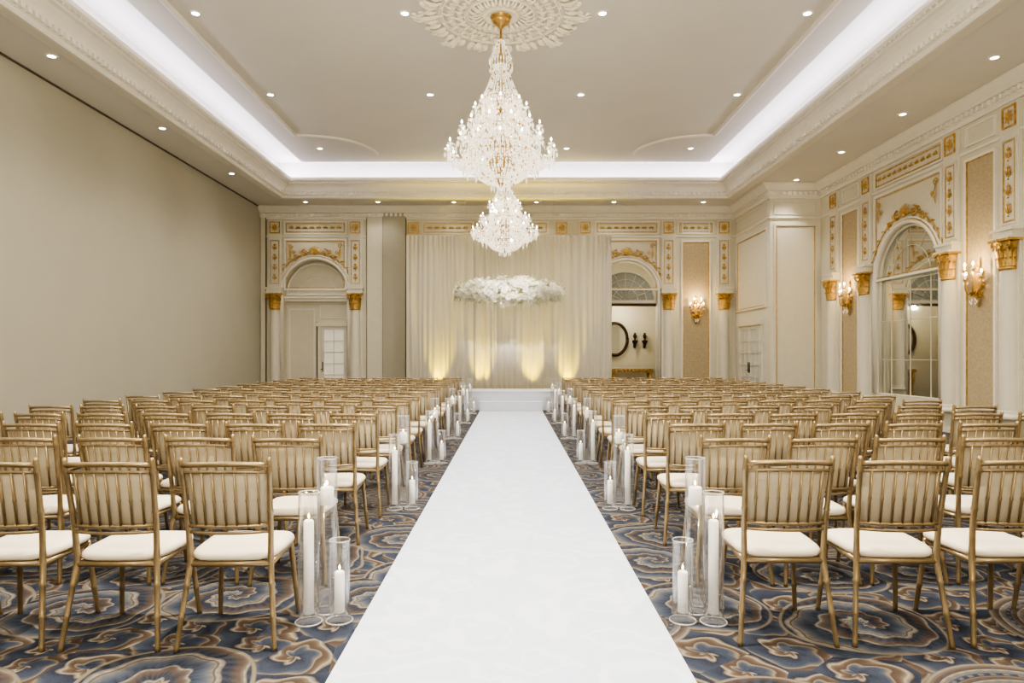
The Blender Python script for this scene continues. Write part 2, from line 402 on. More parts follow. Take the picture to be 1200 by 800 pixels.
def door(name,w,h,loc,rz,cols,rows,label,pane='pane',zp=.9):
    root=link(name,None,loc,rz,kind='structure',label=label,category='door')
    mb=MB(); mb.box(-w/2-.1,-w/2,-.06,0,0,h+.1); mb.box(w/2,w/2+.1,-.06,0,0,h+.1); mb.box(-w/2-.14,w/2+.14,-.08,0,h,h+.13)
    link('door_frame',mb.mesh('door_frame',['cream']),parent=root)
    nl=2 if w>1.1 else 1
    for k in range(nl):
        a=-w/2+k*w/nl+.005; b=-w/2+(k+1)*w/nl-.005
        mb=MB(); st=.09
        mb.box(a,a+st,-.045,-.002,.01,h-.005); mb.box(b-st,b,-.045,-.002,.01,h-.005)
        mb.box(a+st,b-st,-.045,-.002,.01,zp); mb.box(a+st,b-st,-.045,-.002,h-.1,h-.005)
        if zp>.5: frame(mb,a+st+.03,b-st-.03,.12,zp-.1,.03,.015,0,-.045)
        pa,pb=a+st,b-st
        for i in range(1,cols): x=pa+(pb-pa)*i/cols; mb.box(x-.012,x+.012,-.04,-.004,zp,h-.1)
        for j in range(1,rows): z=zp+(h-.1-zp)*j/rows; mb.box(pa,pb,-.04,-.004,z-.012,z+.012)
        lf=link('door_leaf',mb.mesh('door_leaf',['cream']),parent=root)
        mb=MB(); mb.box(pa,pb,-.02,-.008,zp,h-.1); link('glass_pane',mb.mesh('glass_pane',[pane]),parent=lf)
        hx=(b-.05) if k==0 and nl==2 else (a+.05)
        mb=MB(); mb.tube([(hx,-.045,1.02),(hx,-.09,1.02),(hx-.06,-.095,1.02)],.01); mb.tube([(hx,-.06,1.25),(hx,-.06,.95)],.014)
        link('door_handle',mb.mesh('door_handle',['bronze']),parent=lf)
    return root
door('door_1',.80,2.35,(-5.52,YB+.3,0),0,2,5,'cream glazed door inside the arched recess','paneLit',.5)
door('door_2',1.7,2.3,(PX-.001,19.65,0),Rz,2,5,'cream double glazed door in the corner wall','pane',.5)

mb=MB()
mb.box(-7.2,-4.9,.30,.34,0,4.6,0)
mb.box(-7.01,-5.05,.16,.30,3.12,3.22,1); mb.box(-7.01,-5.05,.10,.30,3.22,3.28,1)
frame(mb,-6.93,-6.12,.3,2.9,.04,.02,1,.30); frame(mb,-5.97,-5.10,2.6,3.02,.03,.02,1,.30)
mb.box(-6.06,-6.035,.27,.30,0,2.5,2)
trim(mb,['wall','corn','bronze'],'cream panelled arch recess with cornice',(0,YB,0),cat='arch')
def lunette(cx,r,sp,y,mats,loc,rz,label,name,nr=5,fan=True):
    root=link(name,None,loc,rz,kind='structure',label=label,category='window')
    mb=MB(); N=24
    P=[(cx+r*cos(pi*k/N),y,sp+r*sin(pi*k/N)) for k in range(N+1)]
    mb.add(P,[tuple(range(N+1))]); link('glass_pane',mb.mesh('glass_pane',[mats[0]]),parent=root)
    mb=MB()
    for rr in ((.42,.7) if fan else (.6,)):
        mb.tube([(cx+r*rr*cos(pi*k/N),y-.015,sp+r*rr*sin(pi*k/N)) for k in range(N+1)],.014,6)
    mb.tube([(cx+(r-.03)*cos(pi*k/N),y-.015,sp+(r-.03)*sin(pi*k/N)) for k in range(N+1)],.04,6)
    for k in range(1,nr+1):
        a=pi*k/(nr+1); mb.tube([(cx+.15*r*cos(a),y-.015,sp+.15*r*sin(a)),(cx+r*.98*cos(a),y-.015,sp+r*.98*sin(a))],.013,6)
    mb.box(cx-r,cx+r,y-.05,y-.001,sp-.05,sp+.02)
    link('muntins',mb.mesh('muntins',[mats[1]]),parent=root)
    return root
lunette(AL[0],.97,3.36,.29,['wall','corn'],(0,YB,0),0,'blank cream lunette panel with fan bars','window_1',0,False)

# right back alcove
mb=MB()
a0,a1,yb=2.3,5.1,2.1
mb.quad((a0,yb,0),(a1,yb,0),(a1,yb,ZS),(a0,yb,ZS)); mb.quad((a0,.3,0),(a0,yb,0),(a0,yb,ZS),(a0,.3,ZS)); mb.quad((a1,.3,0),(a1,yb,0),(a1,yb,ZS),(a1,.3,ZS)); mb.quad((a0,.3,5),(a1,.3,5),(a1,yb,5),(a0,yb,5))
mb.quad((a0,.301,0),(AR[0]-AR[1],.301,0),(AR[0]-AR[1],.301,5),(a0,.301,5)); mb.quad((AR[0]+AR[1],.301,0),(a1,.301,0),(a1,.301,5),(AR[0]+AR[1],.301,5))
struct(mb,'wall_alcove',['wall'],(0,YB,0),label='cream walls of the alcove beyond the arch',cat='wall')
mb=MB(); mb.box(2.6,4.5,.2,.3,2.98,3.06,0); mb.box(2.6,4.5,.22,.28,3.06,3.12,1)
trim(mb,['bronze','cream'],'dark transom bar across the arch',(0,YB,0))
lunette(AR[0],.94,3.14,.25,['paneBlue','cream'],(0,YB,0),0,'arched fanlight window with cream bars','window_2',7)
root=link('round_mirror',None,(3.50,YB+2.03,2.0),0,category='mirror',label='round wall mirror with dark carved frame in alcove')
mb=MB(); mb.tube([(.42*cos(2*pi*k/32),0,.54*sin(2*pi*k/32)) for k in range(33)],.05,8); link('mirror_frame',mb.mesh('mirror_frame',['bronze']),parent=root)
mb=MB(); mb.add([(.41*cos(2*pi*k/32),.02,.53*sin(2*pi*k/32)) for k in range(32)],[tuple(range(32))]); link('mirror_glass',mb.mesh('mirror_glass',['mirror']),parent=root)
for x in (4.17,4.5):
    root=link('bracket_ornament',None,(x,YB+2.085,1.95),0,category='wall bracket',label='dark bronze bracket with small urn on alcove wall',group='dark wall brackets in alcove')
    mb=MB(); mb.lathe([(.0,-.28),(.03,-.22),(.05,-.12),(.09,-.05),(.10,0),(.0,0)],12,0,(0,-.10,0)); mb.box(-.04,.04,-.03,0,-.25,.02); link('bracket',mb.mesh('bracket',['bronze']),parent=root)
    mb=MB(); mb.lathe([(.0,0),(.045,.0),(.02,.04),(.06,.12),(.065,.17),(.03,.22),(.045,.25),(0,.26)],12,0,(0,-.10,0)); link('urn',mb.mesh('urn',['bronze']),parent=root)
root=link('console_table',None,(4.0,YB+1.75,0),0,category='table',label='gilded carved console table in the alcove')
mb=MB(); mb.box(-.75,.75,-.22,.22,1.0,1.05); link('table_top',mb.mesh('table_top',['cream']),parent=root)
mb=MB(); mb.box(-.70,.70,-.19,.19,.88,1.0)
for k in range(14): mb.ball((-.65+.1*k,-.2,.94),.035)
link('apron',mb.mesh('apron',['gold']),parent=root)
mb=MB(); mb.tube([(0,0,.88),(.0,-.05,.7),(.0,.0,.4),(0,-.02,.1),(0,-.05,0)],[.05,.06,.03,.025,.04]); lm=mb.mesh('leg',['gold'])
for sx in (-1,1):
    for sy in (-1,1): link('leg',lm,(sx*.6,sy*.12,0),parent=root)

# ---- decorative helpers
def spiral(cx,cz,r0,turns,sgn,a0,n=22,y=-.03,shrink=.85):
    return [(cx+r0*(1-shrink*k/n)*cos(a0+sgn*turns*2*pi*k/n),y,cz+r0*(1-shrink*k/n)*sin(a0+sgn*turns*2*pi*k/n)) for k in range(n+1)]
def leaf(mb,x,z,ang,L,w,y=-.02,bulge=.03,mi=0):
    vs=[];fs=[];n=5
    for k in range(n+1):
        t=k/n; ww=w*sin(pi*(t*.85+.1))*(1 if k<n else 0)
        yy=y-bulge*sin(pi*t)
        for s_ in (-1,0,1):
            lx=s_*ww; ly=t*L
            vs.append((x+ly*cos(ang)-lx*sin(ang), yy-(.01 if s_==0 else 0), z+ly*sin(ang)+lx*cos(ang)))
    for k in range(n):
        for s_ in (0,1):
            fs.append((k*3+s_,k*3+s_+1,(k+1)*3+s_+1,(k+1)*3+s_))
    mb.add(vs,fs,mi,True)
def rosette(mb,cx,cz,w,mi=0,y=0):
    frame(mb,cx-w/2,cx+w/2,cz-w/2,cz+w/2,w*.08,.03,mi,y)
    for k in range(8): leaf(mb,cx,cz,k*pi/4,w*.36,w*.08,y-.012,.02,mi)
    mb.ball((cx,y-.03,cz),w*.09,mi)
def vchain(mb,cx,z0,z1,w,mi=0,y=-.02):
    n=max(2,round((z1-z0)/(w*1.3))); h=(z1-z0)/n
    for k in range(n):
        zc=z0+h*(k+.5)
        for s_ in (-1,1):
            mb.tube(spiral(cx+s_*w*.22,zc-h*.1,w*.20,1.2,s_,pi/2,14,y),.009,5,mi)
            mb.tube(spiral(cx+s_*w*.16,zc+h*.22,w*.12,1.1,-s_,-pi/2,10,y),.008,5,mi)
            leaf(mb,cx,zc-h*.3,pi/2-s_*.6,h*.5,w*.07,y,.015,mi)
        leaf(mb,cx,zc-h*.2,pi/2,h*.6,w*.08,y,.02,mi)
        mb.ball((cx,y-.01,zc-h*.40),w*.07,mi,seg=6,rings=4)
def hchain(mb,x0,x1,cz,h,mi=0,y=-.02):
    n=max(2,round((x1-x0)/(h*1.3))); w=(x1-x0)/n
    for k in range(n):
        xc=x0+w*(k+.5)
        for s_ in (-1,1):
            mb.tube(spiral(xc+s_*w*.2,cz,h*.28,1.1,s_,pi/2,10,y),.009,5,mi)
            leaf(mb,xc,cz,pi/2-s_*pi/2,w*.4,h*.10,y,.02,mi)
        mb.ball((xc,y-.01,cz),h*.11,mi,seg=6,rings=4)

# ---- pilaster
def make_pilaster():
    parts=[]
    root=link('pilaster',None,(0,0,0),category='pilaster',label='cream half-column pilaster with gilded capital and carved upper panel',group='classical wall pilasters')
    mb=MB(); mb.box(-.26,.26,-.10,0,0,.34); mb.box(-.24,.24,-.08,0,.34,.40)
    mb.lathe([(.235,.40),(.25,.43),(.235,.46),(.205,.48),(.22,.51),(.20,.54)],20,0,(0,-.06,0),pi,2*pi)
    parts.append(link('base',mb.mesh('base',['cream']),parent=root))
    mb=MB(); mb.box(-.25,.25,-.05,0,.40,3.40)
    mb.lathe([(.18,.54),(.18,1.6),(.172,2.4),(.16,2.84)],24,0,(0,-.05,0),pi,2*pi)
    parts.append(link('shaft',mb.mesh('shaft',['cream']),parent=root))
    mb=MB()
    mb.lathe([(.17,2.84),(.185,2.86),(.185,2.88),(.165,2.90),(.165,3.1),(.20,3.24),(.24,3.30)],24,0,(0,-.06,0),pi,2*pi)
    for row,(zb,h,r0,out,num) in enumerate(((2.9,.18,.172,.05,9),(2.98,.26,.178,.085,8))):
        for k in range(num):
            a=pi+pi*(k+.5)/num
            vs=[];fs=[]
            for j in range(6):
                t=j/5; r=r0+.01+out*t**3; z=zb+h*(t if t<.85 else .85-(t-.85)*.8)
                w=.034*(1-.5*t) if j<5 else .008
                for s_ in (-1,0,1):
                    aa=a+s_*w/r0
                    rr=r+(.015 if s_==0 else 0)
                    vs.append((rr*cos(aa),-.06+rr*sin(aa),z))
            for j in range(5):
                for s_ in (0,1): fs.append((j*3+s_,j*3+s_+1,j*3+s_+4,j*3+s_+3))
            mb.add(vs,fs,0,True)
    for s_ in (-1,1):
        mb.tube(spiral(s_*.2,3.25,.065,1.4,-s_,pi/2,14,-.24),.014,6)
        mb.ball((s_*.2,-.25,3.25),.018)
        mb.tube(spiral(s_*.06,3.24,.04,1.2,s_,pi/2,10,-.28),.010,6)
    mb.ball((0,-.30,3.33),.03)
    mb.box(-.28,.28,-.29,0,3.31,3.35)
    mb.box(-.27,.27,-.28,0,3.35,3.38,1)
    parts.append(link('capital',mb.mesh('capital',['gold','cream']),parent=root))
    mb=MB(); mb.box(-.27,.27,-.20,0,3.38,3.48); mb.box(-.30,.30,-.24,0,3.48,3.53)
    mb.box(-.25,.25,-.06,0,3.53,5.60)
    frame(mb,-.20,.20,3.60,5.02,.03,.02,0,-.06)
    frame(mb,-.155,.155,3.645,4.975,.018,.016,1,-.06)
    vchain(mb,0,3.70,4.92,.22,1,-.08)
    parts.append(link('carved_panel',mb.mesh('carved_panel',['cream','gold']),parent=root))
    mb=MB(); rosette(mb,0,5.37,.36,0,-.06)
    parts.append(link('rosette',mb.mesh('rosette',['gold']),parent=root))
    return root,parts
pr,pp=make_pilaster()
pr.location=(-7.25,YB-.003,0); pr.scale=(.86,.86,1)
for x in (-4.78,2.28,4.83,6.53): copyset(pr,pp,(x,YB-.003,0),0)
for y in (17.4,15.8,12.76,11.24): copyset(pr,pp,(XR-.003,y,0),Rz)

def arch_surround(cx,r,sp,x0,x1,loc,rz,zb=0,topz=5.03,jamb=True):
    N=28
    mb=MB()
    for rr,w in ((r+.05,.05),(r+.13,.028)):
        P=[(cx+rr*cos(pi*k/N),-.015,sp+rr*sin(pi*k/N)) for k in range(N+1)]
        P=([(cx+rr,-.015,zb)] if jamb else [])+P+([(cx-rr,-.015,zb)] if jamb else [])
        mb.tube(P,w,8)
    frame(mb,x0,x1,sp+.05,topz,.05,.035)
    frame(mb,x0,x1,5.17,5.57,.03,.03)
    trim(mb,['corn'],'cream arched molding surround',loc,rz)
    mb=MB()
    rr=r+.09
    mb.tube([(cx+rr*cos(pi*k/N),-.035,sp+rr*sin(pi*k/N)) for k in range(N+1)],.012,6)
    frame(mb,x0+.07,x1-.07,sp+.12,topz-.07,.018,.018)
    frame(mb,x0+.06,x1-.06,5.23,5.51,.022,.02)
    hchain(mb,x0+.12,x1-.12,5.37,.16)
    zt=sp+r+.20
    for k in range(9):
        a=pi*(k+.5)/9; leaf(mb,cx,zt,a,.24,.026,-.03,.04)
    mb.ball((cx,-.06,zt),.045)
    for s_ in (-1,1):
        mb.tube(spiral(cx+s_*.30,zt+.02,.12,1.6,-s_,pi/2,22),[.020-.0007*k for k in range(23)],6)
        mb.tube(spiral(cx+s_*.56,zt-.12,.10,1.6,s_,-pi/2,22),[.018-.0006*k for k in range(23)],6)
        mb.tube(spiral(cx+s_*.44,zt+.05,.06,1.3,s_,0,16),.010,5)
        mb.ball((cx+s_*.3,-.04,zt+.02),.024); mb.ball((cx+s_*.56,-.04,zt-.12),.022)
        for k in range(11):
            a=pi/2-s_*(.22+.095*k); q_=r+.24
            leaf(mb,cx+q_*cos(a),sp+q_*sin(a),a-s_*pi/2+(.5 if k%2 else -.5),.15,.022,-.02,.03)
        mb.tube([(cx+(r+.22)*cos(pi/2-s_*(.1+.1*k)),-.03,sp+(r+.22)*sin(pi/2-s_*(.1+.1*k))) for k in range(12)],.013,6)
        xx=x1-.2 if s_>0 else x0+.2
        mb.tube(spiral(xx,topz-.22,.08,1.4,s_,0,16),.012,6)
        mb.tube(spiral(xx-s_*.1,topz-.42,.06,1.3,-s_,0,16),.010,6)
        leaf(mb,xx,topz-.28,-pi/2,.35,.03)
    trim(mb,['gold'],'gilded scroll and shell ornament above the arch',loc,rz,'ornament')
arch_surround(AL[0],AL[1],AL[2],-6.98,-5.06,(0,YB,0),0)
arch_surround(AR[0],AR[1],AR[2],2.58,4.54,(0,YB,0),0)
arch_surround(AM[0],AM[1],AM[2],-15.5,-13.05,(XR,0,0),Rz,.6)
mb=MB(); g=MB()
for a,b in ((-2.75,-1.15),(-.65,1.15),(5.12,6.24)):
    frame(mb,a,b,5.17,5.57,.03,.03); frame(g,a+.06,b-.06,5.23,5.51,.022,.02); hchain(g,a+.14,b-.14,5.37,.16)
for c in (-3.0,-.9,1.55): rosette(g,c,5.37,.34)
trim(mb,['corn'],'cream frieze panels',(0,YB,0)); trim(g,['gold'],'gilded frieze panels and rosettes',(0,YB,0),cat='ornament')
def paper(xc,w,loc,rz):
    mb=MB(); mb.box(xc-w/2,xc+w/2,-.012,0,.5,4.95,0); frame(mb,xc-w/2-.03,xc+w/2+.03,.47,4.98,.05,.04,1); frame(mb,xc-w/2+.02,xc+w/2-.02,.52,4.93,.015,.03,2)
    frame(mb,xc-w/2,xc+w/2,5.2,5.55,.03,.03,1)
    trim(mb,['paper','corn','gold'],'tan damask wallpaper panel in cream frame',loc,rz,'wall panel')
paper(5.68,.85,(0,YB,0),0); paper(-16.6,.8,(XR,0,0),Rz); paper(-12.0,.75,(XR,0,0),Rz)
# mirror arch
root=link('window_3',None,(XR,0,0),Rz,kind='structure',label='arched wall mirror with cream glazing bars',category='mirror')
cx,r,sp,zb=AM; N=28
mb=MB(); P=[(cx+(r)*cos(pi*k/N),.09,sp+r*sin(pi*k/N)) for k in range(N+1)]+[(cx-r,.09,zb),(cx+r,.09,zb)]
mb.add(P,[tuple(range(len(P)))]); link('mirror_glass',mb.mesh('mirror_glass',['mirror']),parent=root)
mb=MB()
mb.tube([(cx+r*.62*cos(pi*k/N),.083,sp+r*.62*sin(pi*k/N)) for k in range(N+1)],.006,6)
mb.tube([(cx+r,.07,zb)]+[(cx+(r-.02)*cos(pi*k/N),.07,sp+(r-.02)*sin(pi*k/N)) for k in range(N+1)]+[(cx-r,.07,zb)],.035,6)
for k in range(1,6):
    a=pi*k/6; mb.tube([(cx+.62*r*cos(a),.083,sp+.62*r*sin(a)),(cx+r*cos(a),.083,sp+r*sin(a))],.006,6)
mb.box(cx-r,cx+r,.076,.088,sp-.010,sp+.008)
for k in (-.62,0,.62): mb.box(cx+k*r-.006,cx+k*r+.006,.078,.088,zb,sp)
for k in (1.35,2.2): mb.box(cx-r,cx+r,.078,.088,k-.005,k+.005)
link('muntins',mb.mesh('muntins',['cream']),parent=root)

# pocket panels
mb=MB(); mb.box(-4.42,-3.95,-.06,0,0,5.98,0); mb.box(-3.93,-3.24,-.10,0,0,5.98,1); mb.box(-3.95,-3.93,-.055,0,0,5.98,2); mb.box(-4.44,-4.42,-.055,0,0,5.98,2); mb.box(-3.24,-3.22,-.055,0,0,5.98,2)
mb.box(-7.695,-7.52,-.055,0,0,5.98,2); mb.box(-7.68,-7.54,-.07,-.055,0,5.98,0)
trim(mb,['wall','pier','dark'],'beige partition pocket doors with dark joints',(0,YB,0),cat='wall panel')

# ceiling molding lines
mb=MB(); pr_=[(-.045,ZC),(-.045,ZC-.03),(-.015,ZC-.05),(.015,ZC-.05),(.045,ZC-.03),(.045,ZC)]
Lp=[(-5.2,-3),(-5.2,16.4),(-4.95,16.4)]+[(-4.95+1.42*sin(t*pi/32),17.95-1.5*cos(t*pi/32)) for t in range(1,16)]+[(-3.53,17.95)]
mir=[(2*CX-x,y) for x,y in Lp][::-1]
mb.sweep(Lp,pr_); mb.sweep(mir,pr_)
trim(mb,['corn'],'cream ceiling panel molding with notched curved corners')

# medallion
mx,my=CX,10.67
mb=MB()
root=link('ceiling_medallion',None,(mx,my,ZC),category='ceiling medallion',label='large ornate plaster medallion around chandelier canopy')
mb.lathe([(.0,-.02),(.22,-.03),(.25,-.05),(.28,-.03),(.30,-.004)],48)
for rr,w in ((.52,.020),(.56,.010),(.92,.018),(.96,.010)):
    mb.tube([(rr*cos(2*pi*k/64),rr*sin(2*pi*k/64),-.010) for k in range(65)],w,5)
def cleaf(mb,a,r0,r1,w,z=-.012,b=.045):
    vs=[];fs=[];n=6
    for k in range(n+1):
        t=k/n; r=r0+(r1-r0)*t; ww=w*sin(pi*(.15+.8*t))*(1+.25*(k%2))
        for s_ in (-1,0,1): vs.append((r*cos(a)-s_*ww*sin(a),r*sin(a)+s_*ww*cos(a),z-b*sin(pi*t)-(.015 if s_==0 else 0)))
    for k in range(n):
        for s_ in (0,1): fs.append((k*3+s_,k*3+s_+1,k*3+s_+4,k*3+s_+3))
    mb.add(vs,fs,0,True)
def cscroll(r_,a,rad,sg,tw,w=.010):
    c=Vector((r_*cos(a),r_*sin(a)))
    mb.tube([(c.x+rad*(1-.82*t/14)*cos(a+tw+sg*t*.62),c.y+rad*(1-.82*t/14)*sin(a+tw+sg*t*.62),-.016) for t in range(15)],w,5)
for k in range(24):
    a=2*pi*k/24
    cleaf(mb,a,.30,.50,.030); cleaf(mb,a+pi/24,.36,.54,.022)
    for s_ in (-1,1):
        cscroll(.65,a+s_*.05,.045,s_,0,.012); cscroll(.80,a+pi/24+s_*.05,.055,-s_,pi,.013)
    cleaf(mb,a,.58,.76,.026); cleaf(mb,a+pi/24,.74,.92,.030)
    mb.ball((.94*cos(a),.94*sin(a),-.012),.022,seg=6,rings=4)
for k in range(16):
    a=2*pi*k/16; big=k%2==0
    cleaf(mb,a,.97,1.42 if big else 1.25,.06)
    for s_ in (-1,1):
        cscroll(1.10,a+s_*.09,.075,s_,0,.019); cscroll(1.24,a+s_*.075,.05,-s_,pi,.015)
        cleaf(mb,a+s_*.13,1.00,1.24,.035)
        if big: cscroll(1.35,a+s_*.05,.035,s_,0,.012); cleaf(mb,a+s_*.07,1.18,1.38,.028)
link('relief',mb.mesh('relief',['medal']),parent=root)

# ---- chandelier
def make_chandelier():
    parts=[]
    root=link('chandelier',None,(CX,my,ZC),category='chandelier',label='tiered crystal chandelier with gilt stem and candle bulbs',group='crystal chandeliers')
    T=ZC
    Z=lambda z:z-T
    mb=MB(); mb.lathe([(0,-.22),(.03,-.2),(.05,-.16),(.13,-.12),(.15,-.08),(.12,-.05),(.17,-.03),(.17,-.02)],20)
    parts.append(link('canopy',mb.mesh('canopy',['gold']),parent=root))
    mb=MB(); mb.tube([(0,0,-.2),(0,0,Z(4.3))],.016,8)
    for z,r_ in ((6.35,.04),(6.1,.06),(5.7,.05),(5.25,.07),(4.9,.10),(4.55,.12),(4.3,.08)):
        mb.lathe([(0.01,-.07),(r_,-.03),(r_*.6,0),(r_,.03),(.01,.08)],12,0,(0,0,Z(z)))
    for z,r_ in ((5.95,.16),(5.42,.30),(4.95,.44),(4.72,.42),(4.55,.58)):
        mb.tube([(r_*cos(2*pi*k/24),r_*sin(2*pi*k/24),Z(z)) for k in range(25)],.009,5)
    parts.append(link('stem',mb.mesh('stem',['gold']),parent=root))
    tiers=[(5.30,.40,8,5.2),(4.96,.62,12,4.85),(4.64,.83,16,4.5)]
    arm=MB(); bulbs=[]
    cr=MB()
    rc=random.Random(5)
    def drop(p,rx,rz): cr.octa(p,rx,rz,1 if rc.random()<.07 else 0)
    for (z,r_,n,zc) in tiers:
        for k in range(n):
            a=2*pi*(k+.5*(n==12))/n; ca,sa=cos(a),sin(a)
            pts=[(.06,zc+.12),(.25*r_,zc+.10),(.55*r_,zc-.10),(.85*r_,zc-.10),(r_,zc+.02),(r_,z)]
            P=[]
            for i in range(len(pts)-1):
                for t in (0,.5): P.append(((pts[i][0]*(1-t)+pts[i+1][0]*t),(pts[i][1]*(1-t)+pts[i+1][1]*t)))
            P.append(pts[-1])
            arm.tube([(q_*ca,q_*sa,Z(w)) for q_,w in P],.011,5,0)
            arm.lathe([(.0,-.01),(.05,.0),(.055,.015),(.0,.02)],8,0,(r_*ca,r_*sa,Z(z)))
            for j in range(8):
                b=2*pi*j/8; drop((r_*ca+.055*cos(b),r_*sa+.055*sin(b),Z(z)-.06),.012,.055)
            drop((r_*ca,r_*sa,Z(z)-.16),.022,.08)
            bulbs.append((r_*ca,r_*sa,Z(z)+.01))
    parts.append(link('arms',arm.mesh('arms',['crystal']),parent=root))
    bm_=MB(); bm_.lathe([(.010,0),(.010,.045)],8,0); bm_.lathe([(.008,.045),(.014,.058),(.013,.072),(.005,.092),(0,.098)],8,1)
    bme=bm_.mesh('candle_bulb',['candle','bulb'])
    for b in bulbs: parts.append(link('candle_bulb',bme,b,parent=root))
    def strand(p0,p1,n,sag=.0,r0=.012,h=.026):
        p0=Vector(p0);p1=Vector(p1)
        for i in range(n+1):
            t=i/n; q_=p0.lerp(p1,t); q_.z-=sag*4*t*(1-t); drop(q_,r0,h)
    def ring(n,ra,za,rb,zb,m,sag=0,tw=0,r0=.012,h=.026):
        for k in range(n):
            a=2*pi*k/n; b=a+tw
            strand((ra*cos(a),ra*sin(a),Z(za)),(rb*cos(b),rb*sin(b),Z(zb)),m,sag,r0,h)
    ring(14,.05,6.35,.18,6.05,8)
    ring(24,.18,6.02,.18,5.93,1,h=.07)
    ring(32,.10,5.95,.32,5.42,16,.05)
    ring(34,.30,5.42,.31,5.28,2,h=.06)
    ring(40,.24,5.35,.44,4.95,12,.04)
    ring(50,.44,4.95,.45,4.78,2,h=.07)
    ring(50,.42,4.74,.60,4.56,7,.03)
    ring(60,.60,4.56,.61,4.42,2,h=.07)
    ring(54,.58,4.50,.26,4.16,12,.05,r0=.014)
    ring(34,.36,4.42,.15,4.12,8,.03,r0=.014)
    ring(16,.15,4.14,.15,4.06,1,h=.07)
    for (z,r_,n,zc) in tiers:
        for k in range(n):
            a=2*pi*(k+.5*(n==12))/n;b=2*pi*(k+1+.5*(n==12))/n
            strand((r_*cos(a),r_*sin(a),Z(z)),(r_*cos(b),r_*sin(b),Z(z)),8,.10)
            strand((r_*.8*cos(a),r_*.8*sin(a),Z(zc)),(r_*.8*cos(b),r_*.8*sin(b),Z(zc)),8,.12)
            strand((r_*cos(a),r_*sin(a),Z(z)),(.14*cos(a),.14*sin(a),Z(z)+.30),10,.06)
            drop((r_*.7*cos(a),r_*.7*sin(a),Z(zc)-.2),.02,.09)
            aa=a+pi/n; rr=r_*.62
            cr.tube([(rr*cos(aa),rr*sin(aa),Z(z)-.1),(rr*cos(aa),rr*sin(aa),Z(z)+.16)],[.007,.004],5)
            drop((rr*cos(aa),rr*sin(aa),Z(z)+.18),.018,.045)
    for k in range(1000):
        z=random.uniform(4.2,5.5)
        R=min(.22+.62*(5.5-z),.80) if z>4.5 else .75*(z-4.0)/.5
        a=random.random()*2*pi; q_=R*random.uniform(.5,1.0)
        drop((q_*cos(a),q_*sin(a),Z(z)),.013,.038)
    cr.ball((0,0,Z(4.03)),.05)
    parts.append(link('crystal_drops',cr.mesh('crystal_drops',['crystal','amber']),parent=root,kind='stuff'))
    mb=MB(); mb.lathe([(.05,4.95-T),(.14,4.85-T),(.18,4.7-T),(.10,4.6-T),(.18,4.5-T),(.20,4.42-T),(.12,4.28-T),(.04,4.12-T),(0,4.05-T)],20)
    parts.append(link('glass_bowl',mb.mesh('glass_bowl',['amber']),parent=root))
    return root,parts
cr_,cp=make_chandelier()
copyset(cr_,cp,(CX,17.55,ZC),.2)

# ---- downlights
mb=MB(); mb.lathe([(.055,-.004),(.06,-.012),(.085,-.012),(.09,-.001)],20); dlr=mb.mesh('trim_ring',['corn'])
mb=MB(); mb.add([(.056*cos(2*pi*k/20),.056*sin(2*pi*k/20),-.006) for k in range(20)],[tuple(range(20))]); dll=mb.mesh('lens',['lampdisc'])
SC=(1,.948,.845)
def spot(loc,e,size=110,col=SC,rot=(0,0,0),blend=.7,rad=.04):
    d=bpy.data.lights.new('spot','SPOT'); d.energy=e; d.color=col; d.spot_size=math.radians(size); d.spot_blend=blend; d.shadow_soft_size=rad
    o=bpy.data.objects.new('spot_lamp',d); COL.objects.link(o); o.location=loc; o.rotation_euler=rot; return o
def downlight(x,y,z,e,vis=True,size=115,tilt=0):
    if vis:
        r_=link('downlight',None,(x,y,z),category='ceiling light',label='small round recessed downlight in the ceiling',group='recessed ceiling downlights')
        link('trim_ring',dlr,parent=r_); link('lens',dll,parent=r_)
    spot((x,y,z-.05),e,size,rot=(0,tilt,0),blend=1)
E=200
for y,f in ((-2.6,.75),(.7,.8),(4,.85),(7.3,1),(10.6,1.05),(13.9,1.05),(17.5,.95)):
    for x in (-4.9,-1.65,1.42,4.6):
        downlight(x,y,ZC,E*f*(1.15 if abs(x)>3 else .85),y>9,125)
for y in (0,3.4,6.9,10.4,13.7,17.1): downlight(-7.0,y,ZS,E*.22,y>9,70,-.45)
for y in (.5,3,5.5,8,10.45,12.9,15.3,17.7): downlight(7.4,y,ZS,E*.35,y>9,90,.15)
for x in (-6.1,-3.95,-1.7,.75,3.05,5.7): downlight(x,20.25,ZS,E*.10,True,130)
tgt=Vector((-.05,18.8,3.3))
for x in (-1.65,1.42):  # two extra narrow spots without fixtures, added to brighten the flower cloud
    p=Vector((x,13.9,ZC-.06)); o_=spot(p,1000,19,(1,.96,.87),blend=.9)
    o_.rotation_euler=(tgt-p).to_track_quat('-Z','Y').to_euler()
def pt(loc,e,col,rad=.05):
    d=bpy.data.lights.new('p','POINT'); d.energy=e; d.color=col; d.shadow_soft_size=rad
    o=bpy.data.objects.new('point_lamp',d); COL.objects.link(o); o.location=loc
for y in (-3,3.8,my,17.55): pt((CX,y,4.36),380,(1,.91,.74),.03)
def area(loc,sx,sy,e,col,rot):
    d=bpy.data.lights.new('a','AREA'); d.shape='RECTANGLE'; d.size=sx; d.size_y=sy; d.energy=e; d.color=col
    o=bpy.data.objects.new('cove_lamp',d); COL.objects.link(o); o.location=loc; o.rotation_euler=rot
cc=(.82,.79,1)
LY=TY1-TY0
area((TX0+.1,(TY0+TY1)/2,6.44),.06,LY,115,cc,(pi,0.5,0))
area((TX1-.1,(TY0+TY1)/2,6.44),.06,LY,115,cc,(pi,-.5,0))
area((CX,TY1-.1,6.44),TX1-TX0,.06,62,cc,(pi,0,0))
pt((3.6,YB+1.2,3.0),26,(1,.88,.68),.05)

